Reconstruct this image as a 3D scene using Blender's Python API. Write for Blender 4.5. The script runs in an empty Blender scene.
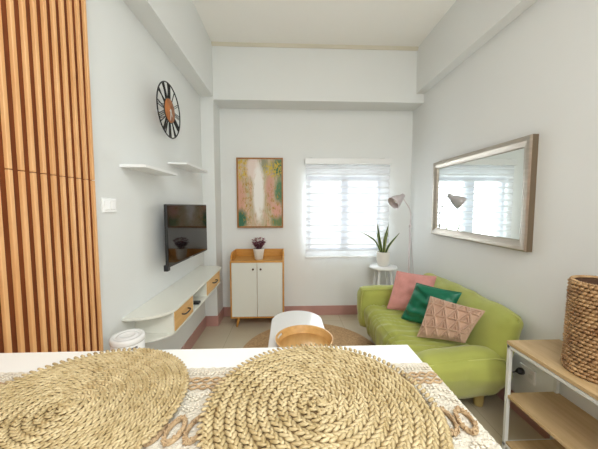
import bpy, bmesh, math, random
from mathutils import Vector, Matrix, noise
R_ = math.radians
C = bpy.context.scene.collection
SC = bpy.context.scene
PI = math.pi
random.seed(7)

# ------------------------------------------------------------------ camera
CAMH = 1.30
cam_d = bpy.data.cameras.new('camera')
cam = bpy.data.objects.new('camera', cam_d)
C.objects.link(cam)
cam.location = (0, 0, CAMH)
cam.rotation_euler = (PI / 2 - R_(3.891), 0, -R_(2.31))
cam_d.sensor_width = 36
cam_d.lens = 36 * 272 / 598
cam_d.clip_start = 0.02
SC.camera = cam

# ------------------------------------------------------------------ light
LW, RW, BW = -0.897, 1.445, 3.167          # left, right, back wall faces
REAR, CEIL = -2.4, 2.95
w = bpy.data.worlds.new('sky')
SC.world = w
w.use_nodes = True
w.node_tree.nodes['Background'].inputs[0].default_value = (0.95, 0.97, 1.0, 1)
w.node_tree.nodes['Background'].inputs[1].default_value = 1.5


def area(name, loc, rot, sx, sy, power, col):
    l = bpy.data.lights.new(name, 'AREA')
    l.shape = 'RECTANGLE'
    l.size, l.size_y, l.energy, l.color = sx, sy, power, col
    o = bpy.data.objects.new(name, l)
    o.location, o.rotation_euler = loc, rot
    C.objects.link(o)
    return o


area('window_daylight', (0.67, BW + 0.30, 1.22), (-PI / 2, 0, 0), 1.5, 1.3, 62, (0.95, 0.975, 1.0))
area('rear_fill', (0.85, REAR + 0.05, 1.7), (PI / 2, 0, R_(14)), 1.1, 2.2, 24, (0.95, 0.975, 1.0))  # added fill from behind the camera; the rear wall has no window
area('overhead_fill', (0.5, -0.7, CEIL - 0.03), (0, 0, 0), 1.5, 1.6, 36, (0.95, 0.975, 1.0))  # added overhead fill to brighten the room, not an actual kitchen lamp

SC.view_settings.view_transform = 'Standard'
SC.view_settings.look = 'None'
SC.view_settings.gamma = 1
SC.view_settings.use_curve_mapping = False
SC.view_settings.exposure = 0.66
SC.cycles.use_denoising = True
SC.cycles.max_bounces = 10
SC.cycles.diffuse_bounces = 6
SC.cycles.transparent_max_bounces = 12
SC.cycles.sample_clamp_indirect = 6


# ------------------------------------------------------------------ materials
def lin(c):
    return tuple(((x / 255) / 12.92 if x / 255 <= .04045 else ((x / 255 + .055) / 1.055) ** 2.4) for x in c)


def mat(name, rgb, rough=0.5, metal=0.0, var=0.0, vscale=8.0, bump=0.0, bscale=60.0, stretch=(1, 1, 1),
        rgb2=None, sheen=0.0, spec=0.5, coat=0.0):
    m = bpy.data.materials.new(name)
    m.use_nodes = True
    nt = m.node_tree
    b = nt.nodes['Principled BSDF']
    c = lin(rgb)
    b.inputs['Base Color'].default_value = (*c, 1)
    b.inputs['Roughness'].default_value = rough
    b.inputs['Metallic'].default_value = metal
    b.inputs['Specular IOR Level'].default_value = spec
    if sheen:
        b.inputs['Sheen Weight'].default_value = sheen
    if coat:
        b.inputs['Coat Weight'].default_value = coat
        b.inputs['Coat Roughness'].default_value = 0.1
    tc = nt.nodes.new('ShaderNodeTexCoord')
    mp = nt.nodes.new('ShaderNodeMapping')
    mp.inputs['Scale'].default_value = stretch
    nt.links.new(tc.outputs['Object'], mp.inputs['Vector'])
    if var or rgb2:
        n = nt.nodes.new('ShaderNodeTexNoise')
        n.inputs['Scale'].default_value = vscale
        n.inputs['Detail'].default_value = 5
        nt.links.new(mp.outputs[0], n.inputs['Vector'])
        r = nt.nodes.new('ShaderNodeValToRGB')
        r.color_ramp.elements[0].position = 0.3
        r.color_ramp.elements[1].position = 0.7
        c2 = lin(rgb2) if rgb2 else tuple(x * (1 - var) for x in c)
        r.color_ramp.elements[0].color = (*c2, 1)
        r.color_ramp.elements[1].color = (*c, 1)
        nt.links.new(n.outputs['Fac'], r.inputs['Fac'])
        nt.links.new(r.outputs['Color'], b.inputs['Base Color'])
    if bump:
        n2 = nt.nodes.new('ShaderNodeTexNoise')
        n2.inputs['Scale'].default_value = bscale
        n2.inputs['Detail'].default_value = 4
        nt.links.new(mp.outputs[0], n2.inputs['Vector'])
        bp = nt.nodes.new('ShaderNodeBump')
        bp.inputs['Strength'].default_value = bump
        bp.inputs['Distance'].default_value = 0.01
        nt.links.new(n2.outputs['Fac'], bp.inputs['Height'])
        nt.links.new(bp.outputs[0], b.inputs['Normal'])
    return m


M = {}
M['wall'] = mat('wall_paint', (229, 231, 229), 0.6, var=0.02, vscale=2, bump=0.03, bscale=90)
M['ceiling'] = mat('ceiling_paint', (250, 249, 244), 0.8)
M['cornice'] = mat('cornice_paint', (214, 208, 190), 0.7)
M['base'] = mat('baseboard_tile', (188, 142, 132), 0.35, var=0.12, vscale=6)
M['slat'] = mat('slat_wood', (232, 182, 126), 0.45, vscale=5, rgb2=(214, 156, 98), stretch=(8, 8, .6))
M['slat_back'] = mat('slat_backing_wood', (132, 66, 22), 0.6, vscale=5, rgb2=(100, 46, 12), stretch=(8, 8, .6))
M['white'] = mat('white_laminate', (236, 237, 236), 0.3, var=0.01)
M['white_gloss'] = mat('white_gloss', (240, 240, 238), 0.18)
M['table'] = mat('tabletop_white', (236, 238, 234), 0.22)
M['cream'] = mat('cream_laminate', (226, 226, 216), 0.35)
M['amber'] = mat('amber_wood', (214, 158, 78), 0.4, vscale=6, rgb2=(196, 136, 58), stretch=(1, 8, 8))
M['oak'] = mat('light_oak', (226, 182, 118), 0.4, vscale=5, rgb2=(208, 160, 94), stretch=(6, 1, 9))
M['board'] = mat('shelf_board_oak', (202, 174, 132), 0.38, vscale=4, rgb2=(180, 150, 106), stretch=(9, .8, 9), bump=0.03)
M['framewood'] = mat('picture_frame_wood', (176, 122, 62), 0.45, vscale=8, rgb2=(146, 94, 42), stretch=(4, 4, 1))
M['black'] = mat('black_plastic', (22, 22, 24), 0.35)
M['blackmetal'] = mat('black_metal', (26, 25, 25), 0.4, metal=0.3)
M['screen'] = mat('screen_glass', (9, 9, 11), 0.06, spec=0.6)
M['chrome'] = mat('dull_chrome', (160, 160, 162), 0.3, metal=0.9)
M['bronze'] = mat('bronze_knob', (92, 66, 40), 0.35, metal=0.7)
M['clockwood'] = mat('clock_wood', (190, 120, 66), 0.5, vscale=9, rgb2=(160, 94, 46), stretch=(3, 12, 1))
M['mframe'] = mat('champagne_mirror_frame', (188, 180, 168), 0.32, metal=0.75, var=0.15, vscale=10, stretch=(1, 1, 6))
M['mframe_side'] = mat('bronze_mirror_side', (120, 104, 84), 0.4, metal=0.5)
M['mirror'] = mat('mirror_silver', (232, 238, 236), 0.015, metal=1.0)
M['green'] = mat('lime_velvet', (170, 175, 86), 0.75, var=0.12, vscale=5, bump=0.12, bscale=220, sheen=0.35, spec=0.25)
M['green_seam'] = mat('lime_piping', (184, 188, 108), 0.8, sheen=0.2, spec=0.2)
M['pink'] = mat('dusty_pink_cloth', (216, 152, 144), 0.85, var=0.10, vscale=30, bump=0.25, bscale=260, sheen=0.25, spec=0.2)
M['emerald'] = mat('emerald_velvet', (0, 112, 80), 0.36, var=0.2, vscale=9, bump=0.05, bscale=200, sheen=0.08, spec=0.5)
M['beige'] = mat('tan_tufted_cloth', (200, 166, 142), 0.85, var=0.10, vscale=30, bump=0.15, bscale=240, sheen=0.2, spec=0.2)
M['pot'] = mat('white_ceramic', (228, 224, 216), 0.4, var=0.04, vscale=20, bump=0.05, bscale=60)
M['soil'] = mat('soil', (60, 44, 32), 0.95, bump=0.4, bscale=50)
M['purple'] = mat('burgundy_leaf', (150, 84, 98), 0.5, vscale=40, rgb2=(104, 48, 64))
M['purple_light'] = mat('pink_leaf', (178, 110, 122), 0.5, vscale=40, rgb2=(130, 66, 84))
M['lamp'] = mat('grey_pink_lamp_metal', (206, 196, 197), 0.4, metal=0.1)
M['lampin'] = mat('lamp_shade_inside', (206, 190, 190), 0.5)
M['bulb'] = mat('bulb_glass', (246, 244, 240), 0.2)
M['sofa_leg'] = mat('sofa_leg_wood', (190, 168, 104), 0.5)
M['greymetal'] = mat('white_powder_metal', (214, 216, 212), 0.4)
M['straw1'] = mat('pale_straw', (206, 188, 146), 0.42, vscale=45, rgb2=(168, 146, 100), spec=0.5)
M['straw_gap'] = mat('straw_core', (104, 82, 48), 0.85, var=0.3, vscale=50)
M['straw_edge'] = mat('straw_edge_loops', (198, 178, 136), 0.6, vscale=60, rgb2=(156, 134, 92))
M['hyacinth'] = mat('water_hyacinth', (196, 160, 114), 0.5, vscale=22, rgb2=(134, 96, 60), spec=0.5)
M['hyacinth_core'] = mat('basket_core', (74, 48, 28), 0.9)
M['jute'] = mat('jute', (198, 164, 122), 0.9, vscale=60, rgb2=(164, 130, 92), bump=0.3, bscale=150)
M['cloth'] = mat('cream_runner_cloth', (226, 218, 200), 0.9, var=0.12, vscale=120, bump=0.9, bscale=170)
M['tuft'] = mat('tan_tufted_yarn', (190, 164, 128), 0.95, vscale=90, rgb2=(160, 132, 98))
M['creamtuft'] = mat('cream_tufted_yarn', (234, 226, 208), 0.95, vscale=90, rgb2=(206, 196, 176))
M['ink'] = mat('dark_print', (50, 52, 58), 0.6)
M['logo'] = mat('silver_print', (170, 172, 176), 0.5)
M['remote'] = mat('remote_plastic', (24, 24, 26), 0.4)
M['upvc'] = mat('grey_window_frame', (126, 132, 142), 0.35)


def floor_mat():
    m = mat('floor_tiles', (186, 176, 160), 0.22, var=0.06, vscale=3)
    nt = m.node_tree
    b = nt.nodes['Principled BSDF']
    tc = nt.nodes.new('ShaderNodeTexCoord')
    br = nt.nodes.new('ShaderNodeTexBrick')
    br.offset = 0
    br.inputs['Scale'].default_value = 1
    br.inputs['Brick Width'].default_value = 0.6
    br.inputs['Row Height'].default_value = 0.6
    br.inputs['Mortar Size'].default_value = 0.002
    br.inputs['Color1'].default_value = (*lin((204, 192, 168)), 1)
    br.inputs['Color2'].default_value = (*lin((199, 187, 163)), 1)
    br.inputs['Mortar'].default_value = (*lin((172, 160, 138)), 1)
    nt.links.new(tc.outputs['Object'], br.inputs['Vector'])
    nt.links.new(br.outputs['Color'], b.inputs['Base Color'])
    return m


M['floor'] = floor_mat()


def snake_mat():
    m = mat('snake_leaf', (60, 84, 40), 0.4)
    nt = m.node_tree
    b = nt.nodes['Principled BSDF']
    at = nt.nodes.new('ShaderNodeUVMap')
    sp = nt.nodes.new('ShaderNodeSeparateXYZ')
    nt.links.new(at.outputs[0], sp.inputs[0])
    n = nt.nodes.new('ShaderNodeTexNoise')
    n.inputs['Scale'].default_value = 40
    a = nt.nodes.new('ShaderNodeMath'); a.operation = 'MULTIPLY_ADD'
    a.inputs[1].default_value = 0.18
    nt.links.new(n.outputs['Fac'], a.inputs[0])
    nt.links.new(sp.outputs[0], a.inputs[2])
    r = nt.nodes.new('ShaderNodeValToRGB')
    e = r.color_ramp.elements
    e[0].position = 0.0; e[0].color = (*lin((44, 66, 36)), 1)
    e[1].position = 0.85; e[1].color = (*lin((172, 176, 96)), 1)
    k = e.new(0.70); k.color = (*lin((58, 86, 44)), 1)
    nt.links.new(a.outputs[0], r.inputs['Fac'])
    nt.links.new(r.outputs['Color'], b.inputs['Base Color'])
    return m


M['snake'] = snake_mat()


def art_mat():
    """abstract painting: a pale vertical stroke over pinks, greens and gold"""
    m = bpy.data.materials.new('abstract_canvas')
    m.use_nodes = True
    nt = m.node_tree
    b = nt.nodes['Principled BSDF']
    b.inputs['Roughness'].default_value = 0.6
    N = nt.nodes.new
    L = nt.links.new
    uv = N('ShaderNodeUVMap')

    def noise_(scale, sx, sy, off=0.0, detail=6, rough=0.6):
        mp = N('ShaderNodeMapping'); mp.inputs['Scale'].default_value = (sx, sy, 1)
        mp.inputs['Location'].default_value = (off, off * 1.7, 0)
        L(uv.outputs[0], mp.inputs['Vector'])
        n = N('ShaderNodeTexNoise'); n.inputs['Scale'].default_value = scale
        n.inputs['Detail'].default_value = detail; n.inputs['Roughness'].default_value = rough
        n.inputs['Distortion'].default_value = 0.4
        L(mp.outputs[0], n.inputs['Vector'])
        return n.outputs['Fac']

    def ramp(fac, p0, p1):
        r = N('ShaderNodeMapRange'); r.inputs['From Min'].default_value = p0
        r.inputs['From Max'].default_value = p1
        L(fac, r.inputs['Value'])
        return r.outputs['Result']

    def mth(op, a, c):
        n = N('ShaderNodeMath'); n.operation = op; n.use_clamp = True
        for i, v in enumerate((a, c)):
            if isinstance(v, (int, float)): n.inputs[i].default_value = v
            else: L(v, n.inputs[i])
        return n.outputs[0]

    def mix(fac, A, B):
        n = N('ShaderNodeMix'); n.data_type = 'RGBA'
        L(fac, n.inputs['Factor'])
        for s, v in (('A', A), ('B', B)):
            i = [k for k in n.inputs if k.name == s and k.type == 'RGBA'][0]
            if isinstance(v, tuple): i.default_value = (*lin(v), 1)
            else: L(v, i)
        return [k for k in n.outputs if k.type == 'RGBA'][0]

    def blob(u, v, ru, rv, soft=0.6):
        mp = N('ShaderNodeMapping'); mp.vector_type = 'POINT'
        mp.inputs['Scale'].default_value = (1 / ru, 1 / rv, 1)
        mp.inputs['Location'].default_value = (-u / ru, -v / rv, 0)
        L(uv.outputs[0], mp.inputs['Vector'])
        ln = N('ShaderNodeVectorMath'); ln.operation = 'LENGTH'
        L(mp.outputs[0], ln.inputs[0])
        d = mth('SUBTRACT', noise_(9, 1.5, .8, u * 9 + v, 8, .72), 0.5)
        dn = N('ShaderNodeMath'); dn.operation = 'MULTIPLY_ADD'
        L(d, dn.inputs[0]); dn.inputs[1].default_value = 2.0
        L(ln.outputs['Value'], dn.inputs[2])
        return ramp(dn.outputs[0], 1.15, 1.15 - soft)

    base = mix(ramp(noise_(5, 2.0, .6), .38, .62), (214, 176, 150), (190, 182, 150))
    base = mix(ramp(noise_(9, 2.6, .8, 3.1), .5, .68), base, (168, 152, 104))
    base = mix(blob(.06, .42, .16, .34), base, (208, 158, 136))
    base = mix(blob(.07, .12, .18, .17), base, (54, 108, 80))
    base = mix(blob(.95, .86, .24, .16), base, (52, 108, 80))
    base = mix(blob(.93, .52, .14, .22), base, (82, 128, 90))
    base = mix(blob(.90, .10, .2, .12), base, (104, 130, 84))
    base = mix(blob(.72, .55, .10, .3), base, (206, 156, 140))
    base = mix(blob(.86, .26, .12, .14), base, (214, 160, 144))
    base = mix(blob(.58, .90, .12, .12), base, (150, 148, 120))
    base = mix(mth('MULTIPLY', blob(.8, .84, .24, .12, .4), ramp(noise_(26, 1, 1, 2), .46, .54)), base, (206, 178, 66))
    base = mix(mth('MULTIPLY', blob(.12, .86, .16, .2, .4), ramp(noise_(22, 1, 1, 5), .48, .56)), base, (206, 176, 70))
    base = mix(mth('MULTIPLY', blob(.22, .5, .14, .6, .4), ramp(noise_(24, 1.4, .8, 8), .52, .6)), base, (178, 140, 58))
    base = mix(mth('MULTIPLY', blob(.80, .3, .18, .4, .4), ramp(noise_(24, 1.2, .7, 6), .53, .61)), base, (176, 138, 62))
    base = mix(blob(.36, .86, .16, .2, .5), base, (228, 210, 200))
    base = mix(blob(.47, .50, .13, .46, .45), base, (240, 236, 230))
    L(base, b.inputs['Base Color'])
    return m


M['art'] = art_mat()


def glass_mat():
    m = bpy.data.materials.new('window_glass')
    m.use_nodes = True
    nt = m.node_tree
    nt.nodes.clear()
    o = nt.nodes.new('ShaderNodeOutputMaterial')
    mx = nt.nodes.new('ShaderNodeMixShader'); mx.inputs[0].default_value = 0.07
    t = nt.nodes.new('ShaderNodeBsdfTransparent'); t.inputs[0].default_value = (0.96, 0.98, 0.98, 1)
    g = nt.nodes.new('ShaderNodeBsdfGlossy'); g.inputs['Roughness'].default_value = 0.02
    nt.links.new(t.outputs[0], mx.inputs[1]); nt.links.new(g.outputs[0], mx.inputs[2])
    nt.links.new(mx.outputs[0], o.inputs[0])
    return m


M['glass'] = glass_mat()


def blind_mat():
    """sheer day-and-night fabric: bands alternate between open and dense weave"""
    m = bpy.data.materials.new('sheer_blind_fabric')
    m.use_nodes = True
    nt = m.node_tree
    nt.nodes.clear()
    N = nt.nodes.new; L = nt.links.new
    o = N('ShaderNodeOutputMaterial')
    tc = N('ShaderNodeTexCoord'); sp = N('ShaderNodeSeparateXYZ'); L(tc.outputs['Object'], sp.inputs[0])
    d = N('ShaderNodeMath'); d.operation = 'DIVIDE'; L(sp.outputs[2], d.inputs[0]); d.inputs[1].default_value = 0.0735
    f = N('ShaderNodeMath'); f.operation = 'FRACT'; L(d.outputs[0], f.inputs[0])
    r = N('ShaderNodeValToRGB')
    e = r.color_ramp.elements
    e[0].position = 0.0; e[0].color = (.03, .03, .03, 1)
    e[1].position = 1.0; e[1].color = (.32, .32, .32, 1)
    k = e.new(0.19); k.color = (.03, .03, .03, 1)
    k = e.new(0.24); k.color = (.32, .32, .32, 1)
    L(f.outputs[0], r.inputs['Fac'])
    tr = N('ShaderNodeBsdfTransparent'); tr.inputs[0].default_value = (1, 1, 1, 1)
    df = N('ShaderNodeBsdfDiffuse'); df.inputs[0].default_value = (.80, .82, .85, 1)
    tl = N('ShaderNodeBsdfTranslucent'); tl.inputs[0].default_value = (.86, .89, .93, 1)
    m1 = N('ShaderNodeMixShader'); m1.inputs[0].default_value = 0.04
    L(df.outputs[0], m1.inputs[1]); L(tl.outputs[0], m1.inputs[2])
    m2 = N('ShaderNodeMixShader'); L(r.outputs['Color'], m2.inputs[0])
    L(m1.outputs[0], m2.inputs[1]); L(tr.outputs[0], m2.inputs[2])
    L(m2.outputs[0], o.inputs[0])
    return m


M['blind'] = blind_mat()


# ------------------------------------------------------------------ mesh helpers
class MB:
    """collects shapes in world coordinates; build() links them as ONE mesh object"""

    def __init__(s):
        s.v = []; s.f = []; s.sm = []; s.mi = []; s.uv = {}

    def add(s, vs, fs, smooth=False, mi=0):
        n = len(s.v)
        s.v += [tuple(p) for p in vs]
        for f in fs:
            s.f.append([i + n for i in f]); s.sm.append(smooth); s.mi.append(mi)
        return s

    def box(s, x0, y0, z0, x1, y1, z1, bev=0.0, seg=2, mi=0, mtx=None):
        bm = bmesh.new()
        bmesh.ops.create_cube(bm, size=1)
        for v in bm.verts:
            v.co = Vector(((x0 + x1) / 2 + v.co.x * (x1 - x0), (y0 + y1) / 2 + v.co.y * (y1 - y0), (z0 + z1) / 2 + v.co.z * (z1 - z0)))
        if bev > 0:
            bmesh.ops.bevel(bm, geom=bm.edges[:], offset=bev, segments=seg, affect='EDGES', profile=0.5)
        return s.bm(bm, mi=mi, mtx=mtx)

    def bm(s, bm, smooth=False, mi=0, mtx=None):
        bm.verts.index_update()
        vs = [(mtx @ v.co if mtx else v.co.copy()) for v in bm.verts]
        fs = [[v.index for v in f.verts] for f in bm.faces]
        bm.free()
        return s.add(vs, fs, smooth, mi)

    def lathe(s, prof, c=(0, 0, 0), n=32, axis='Z', smooth=True, mi=0, mtx=None):
        """prof: (radius, height) pairs"""
        vs = []; fs = []
        for (r, h) in prof:
            for k in range(n):
                a = 2 * PI * k / n
                p = (r * math.cos(a), r * math.sin(a), h)
                if axis == 'X': p = (p[2], p[0], p[1])
                if axis == 'Y': p = (p[0], p[2], p[1])
                p = Vector(p)
                if mtx: p = mtx @ p
                vs.append((c[0] + p[0], c[1] + p[1], c[2] + p[2]))
        m = len(prof)
        for i in range(m - 1):
            for k in range(n):
                k2 = (k + 1) % n
                fs.append([i * n + k, i * n + k2, (i + 1) * n + k2, (i + 1) * n + k])
        fs.append(list(range(n))[::-1]); fs.append([(m - 1) * n + k for k in range(n)])
        return s.add(vs, fs, smooth, mi)

    def tube(s, pts, r, n=8, closed=False, mi=0, r2=None):
        pts = [Vector(p) for p in pts]
        m = len(pts); vs = []; fs = []
        up = None
        for i, p in enumerate(pts):
            if closed: t = pts[(i + 1) % m] - pts[i - 1]
            else: t = pts[min(i + 1, m - 1)] - pts[max(i - 1, 0)]
            t.normalize()
            if up is None:
                up = Vector((0, 0, 1)) if abs(t.z) < 0.9 else Vector((1, 0, 0))
            a = t.cross(up)
            if a.length < 1e-5: a = t.cross(Vector((0, 1, 0.3)))
            a.normalize(); b = a.cross(t).normalized(); up = b
            rr = r if r2 is None else r + (r2 - r) * i / max(1, m - 1)
            for k in range(n):
                q = 2 * PI * k / n
                vs.append(p + a * (rr * math.cos(q)) + b * (rr * math.sin(q)))
        for i in range(m if closed else m - 1):
            j = (i + 1) % m
            for k in range(n):
                k2 = (k + 1) % n
                fs.append([i * n + k, i * n + k2, j * n + k2, j * n + k])
        if not closed:
            fs.append(list(range(n))[::-1]); fs.append([(m - 1) * n + k for k in range(n)])
        return s.add(vs, fs, True, mi)

    def prism(s, pts, z0, z1, bev=0.0, axis='Z', mi=0):
        """outline pts extruded along the axis"""
        bm = bmesh.new()
        def P(a, b, h): return {'Z': (a, b, h), 'X': (h, a, b), 'Y': (a, h, b)}[axis]
        vs = [bm.verts.new(P(a, b, z0)) for a, b in pts]
        f = bm.faces.new(vs)
        r = bmesh.ops.extrude_face_region(bm, geom=[f])
        d = Vector(P(0, 0, z1 - z0))
        for e in r['geom']:
            if isinstance(e, bmesh.types.BMVert): e.co += d
        bmesh.ops.recalc_face_normals(bm, faces=bm.faces[:])
        if bev:
            es = [e for e in bm.edges if len(e.link_faces) == 2 and e.calc_face_angle(0) > 1.0]
            bmesh.ops.bevel(bm, geom=es, offset=bev, segments=2, affect='EDGES')
        return s.bm(bm, mi=mi)

    def loz(s, c, d, nrm, L, W, T, mi=0, bend=0.0):
        """one strand: a plump lozenge at c along d"""
        c = Vector(c); d = Vector(d).normalized(); nrm = Vector(nrm).normalized()
        sd = d.cross(nrm).normalized()
        vs = [c - d * L / 2]
        for t in (-.22, .22):
            o = c + d * (L * t) + nrm * bend
            vs += [o + sd * W / 2, o + nrm * T / 2, o - sd * W / 2, o - nrm * T / 2]
        vs.append(c + d * L / 2)
        fs = []
        for k in range(4):
            k2 = (k + 1) % 4
            fs.append([0, 1 + k2, 1 + k]); fs.append([1 + k, 1 + k2, 5 + k2, 5 + k]); fs.append([5 + k, 5 + k2, 9])
        return s.add(vs, fs, True, mi)

    def build(s, name, m, parent=None, loc=None):
        off = Vector((0, 0, 0))
        if parent is not None:
            q = parent
            while q is not None:
                off += q.location; q = q.parent
        elif loc is not None:
            off = Vector(loc)
        me = bpy.data.meshes.new(name)
        me.from_pydata([tuple(Vector(v) - off) for v in s.v], [], s.f)
        me.polygons.foreach_set('use_smooth', s.sm)
        me.polygons.foreach_set('material_index', s.mi)
        for x in (m if isinstance(m, (list, tuple)) else [m]):
            me.materials.append(x)
        me.update()
        bm = bmesh.new(); bm.from_mesh(me)
        bmesh.ops.recalc_face_normals(bm, faces=bm.faces[:])
        bm.to_mesh(me); bm.free()
        o = bpy.data.objects.new(name, me)
        C.objects.link(o)
        if parent is not None: o.parent = parent
        elif loc is not None: o.location = loc
        return o


def tag(o, label, cat, group=None, kind=None):
    o['label'] = label; o['category'] = cat
    if group: o['group'] = group
    if kind: o['kind'] = kind
    return o


def thing(name, label, cat, loc, group=None):
    o = bpy.data.objects.new(name, None)
    o.empty_display_size = 0.1
    C.objects.link(o)
    o.location = loc
    return tag(o, label, cat, group)


def struct(o):
    o['kind'] = 'structure'
    return o


def catmull(ps, n=8):
    ps = [Vector(p) for p in ps]
    out = []
    for i in range(len(ps) - 1):
        p0 = ps[max(i - 1, 0)]; p1 = ps[i]; p2 = ps[i + 1]; p3 = ps[min(i + 2, len(ps) - 1)]
        for k in range(n):
            t = k / n
            out.append(.5 * ((2 * p1) + (p2 - p0) * t + (2 * p0 - 5 * p1 + 4 * p2 - p3) * t * t + (3 * p1 - p0 - 3 * p2 + p3) * t ** 3))
    out.append(ps[-1])
    return out


# ------------------------------------------------------------------ room shell
T = 0.12
struct(MB().box(LW - T, REAR - T, -0.1, RW + T, BW + .16, 0).build('floor', M['floor']))
struct(MB().box(LW - T, REAR - T, CEIL, RW + T, BW + .16, CEIL + .1).build('ceiling', M['ceiling']))
struct(MB().box(LW - T, REAR - T, 0, LW, BW + .16, CEIL).build('wall_left', M['wall']))
struct(MB().box(RW, REAR - T, 0, RW + T, BW + .16, CEIL).build('wall_right', M['wall']))
struct(MB().box(LW, REAR - T, 0, RW, REAR, CEIL).build('wall_rear', M['wall']))
HX0, HX1, HZ0, HZ1 = 0.235, 1.10, 0.765, 1.645     # window opening
wb = MB()
wb.box(LW, BW, 0, HX0, BW + .16, CEIL)
wb.box(HX1, BW, 0, RW, BW + .16, CEIL)
wb.box(HX0, BW, 0, HX1, BW + .16, HZ0)
wb.box(HX0, BW, HZ1, HX1, BW + .16, CEIL)
struct(wb.build('wall_back', M['wall']))
CY = 2.91
CX = -0.767
struct(MB().box(LW, CY, 0, CX, BW, CEIL).build('trim_1', M['wall']))                       # pier in the far left corner
struct(MB().box(LW, REAR, 2.42, CX, CY, CEIL).build('trim_2', M['wall']))                   # beam along the left wall
struct(MB().box(CX, CY, 2.392, RW, BW, CEIL).build('trim_3', M['wall']))                    # beam across the back wall
struct(MB().box(1.358, REAR, 2.485, RW, CY, CEIL).build('trim_4', M['wall']))               # beam along the right wall
co = MB().prism([(CY - .022, CEIL), (CY, CEIL), (CY, CEIL - .03), (CY - .008, CEIL - .03)], CX, 1.358, axis='X')
struct(co.build('trim_5', M['cornice']))
BH, BT = 0.112, 0.012
struct(MB().box(LW, 1.33, 0, LW + BT, CY, BH, .002).build('baseboard_left', M['base']))
bb = MB().box(LW, CY - BT, 0, CX + BT, CY, BH, .002)
bb.box(CX, CY, 0, CX + BT, BW, BH, .002)
struct(bb.build('baseboard_pier', M['base']))
struct(MB().box(CX + BT, BW - BT, 0, RW, BW, BH, .002).build('baseboard_back', M['base']))
struct(MB().box(RW - BT, REAR, 0, RW, BW - BT, BH, .002).build('baseboard_right', M['base']))

# window
win = bpy.data.objects.new('window_1', None); C.objects.link(win); win.location = ((HX0 + HX1) / 2, 3.22, HZ0); struct(win)
fr = MB(); Y0, Y1 = 3.20, 3.26
fr.box(HX0, Y0, HZ0, HX1, Y1, HZ0 + .04, .004); fr.box(HX0, Y0, HZ1 - .04, HX1, Y1, HZ1, .004)
fr.box(HX0, Y0, HZ0 + .04, HX0 + .034, Y1, HZ1 - .04, .004); fr.box(HX1 - .046, Y0, HZ0 + .04, HX1, Y1, HZ1 - .04, .004)
fr.box(.617, Y0 - .008, HZ0 + .04, .713, Y1, HZ1 - .04, .004)
fr.build('window_frame', M['upvc'], win)
for gx0, gx1 in ((HX0 + .034, .617), (.713, HX1 - .046)):
    MB().box(gx0, 3.228, HZ0 + .04, gx1, 3.234, HZ1 - .04).build('window_pane', M['glass'], win)
MB().box(.655, 3.18, 1.16, .675, 3.192, 1.26, .003).build('window_latch', M['upvc'], win)

# ------------------------------------------------------------------ slatted wood panel
p = thing('slatted_wood_panel', 'tall panel of warm brown vertical wooden slats on the left wall', 'wall panel', (LW, .8, 0))
PE = 1.262
MB().box(LW + .0005, -.55, 0, LW + .023, PE, 2.42).build('backing_board', M['slat_back'], p)
seam = 1.414
lo, up = MB(), MB()
y = PE; i = 0
while y > -.5:
    lo.box(LW + .023, y - .0135, 0, LW + .036, y, seam - .0012, .0015, 1)
    up.box(LW + .023, y - .0135, seam + .0012, LW + .036, y, 2.42, .0015, 1)
    y -= .0405; i += 1
lo.build('lower_slats', M['slat'], p); up.build('upper_slats', M['slat'], p)

# ------------------------------------------------------------------ switch plates on the left wall
s = thing('switch_plate', 'white double switch plate on the left wall beside the wood slats', 'switch', (LW, 1.40, 1.27))
MB().box(LW, 1.345, 1.268, LW + .008, 1.455, 1.338, .003).build('plate', M['white_gloss'], s)
for yy in (1.357, 1.404):
    MB().box(LW + .008, yy, 1.281, LW + .012, yy + .038, 1.325, .002).build('rocker', M['white_gloss'], s)
s = thing('wall_socket', 'white wall socket with a black plug low beside the green sofa', 'socket', (RW, 1.52, .29))
MB().box(RW - .009, 1.468, .248, RW, 1.572, .332, .003).build('plate', M['white_gloss'], s)
for yy in (1.493, 1.547):
    MB().box(RW - .012, yy - .013, .277, RW - .009, yy + .013, .303, .002).build('outlet_face', M['greymetal'], s)
c = thing('power_cord', 'black plug and cord running from the socket behind the sofa arm', 'cord', (RW - .03, 1.55, .29))
MB().lathe([(.008, -.012), (.019, -.01), (.021, .004), (.016, .016), (.006, .03)], (RW - .022, 1.547, .29), 14, 'X', mtx=Matrix.Rotation(PI, 3, 'Z')).build('plug', M['black'], c)
MB().tube(catmull([(RW - .05, 1.547, .29), (RW - .085, 1.56, .27), (RW - .09, 1.62, .22), (RW - .05, 1.75, .12), (RW - .04, 1.9, .02)], 6), .004).build('cable', M['black'], c)
s = MB().box(-.655, BW - .008, 1.66, -.625, BW, 1.74, .003)
tag(s.build('blank_plate', M['wall'], loc=(-.64, BW, 1.70)), 'small white blank plate on the back wall beside the painting', 'wall plate')

# ------------------------------------------------------------------ wall clock
c = thing('wall_clock', 'large black metal skeleton wall clock with Roman numerals and wooden centre', 'clock', (LW, 1.945, 1.95))
cx_, cz_, cxx = 1.945, 1.95, LW + .088


def ring(r, rad, n=64): return [(cxx, cx_ + r * math.cos(2 * PI * k / n), cz_ + r * math.sin(2 * PI * k / n)) for k in range(n)]


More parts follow.
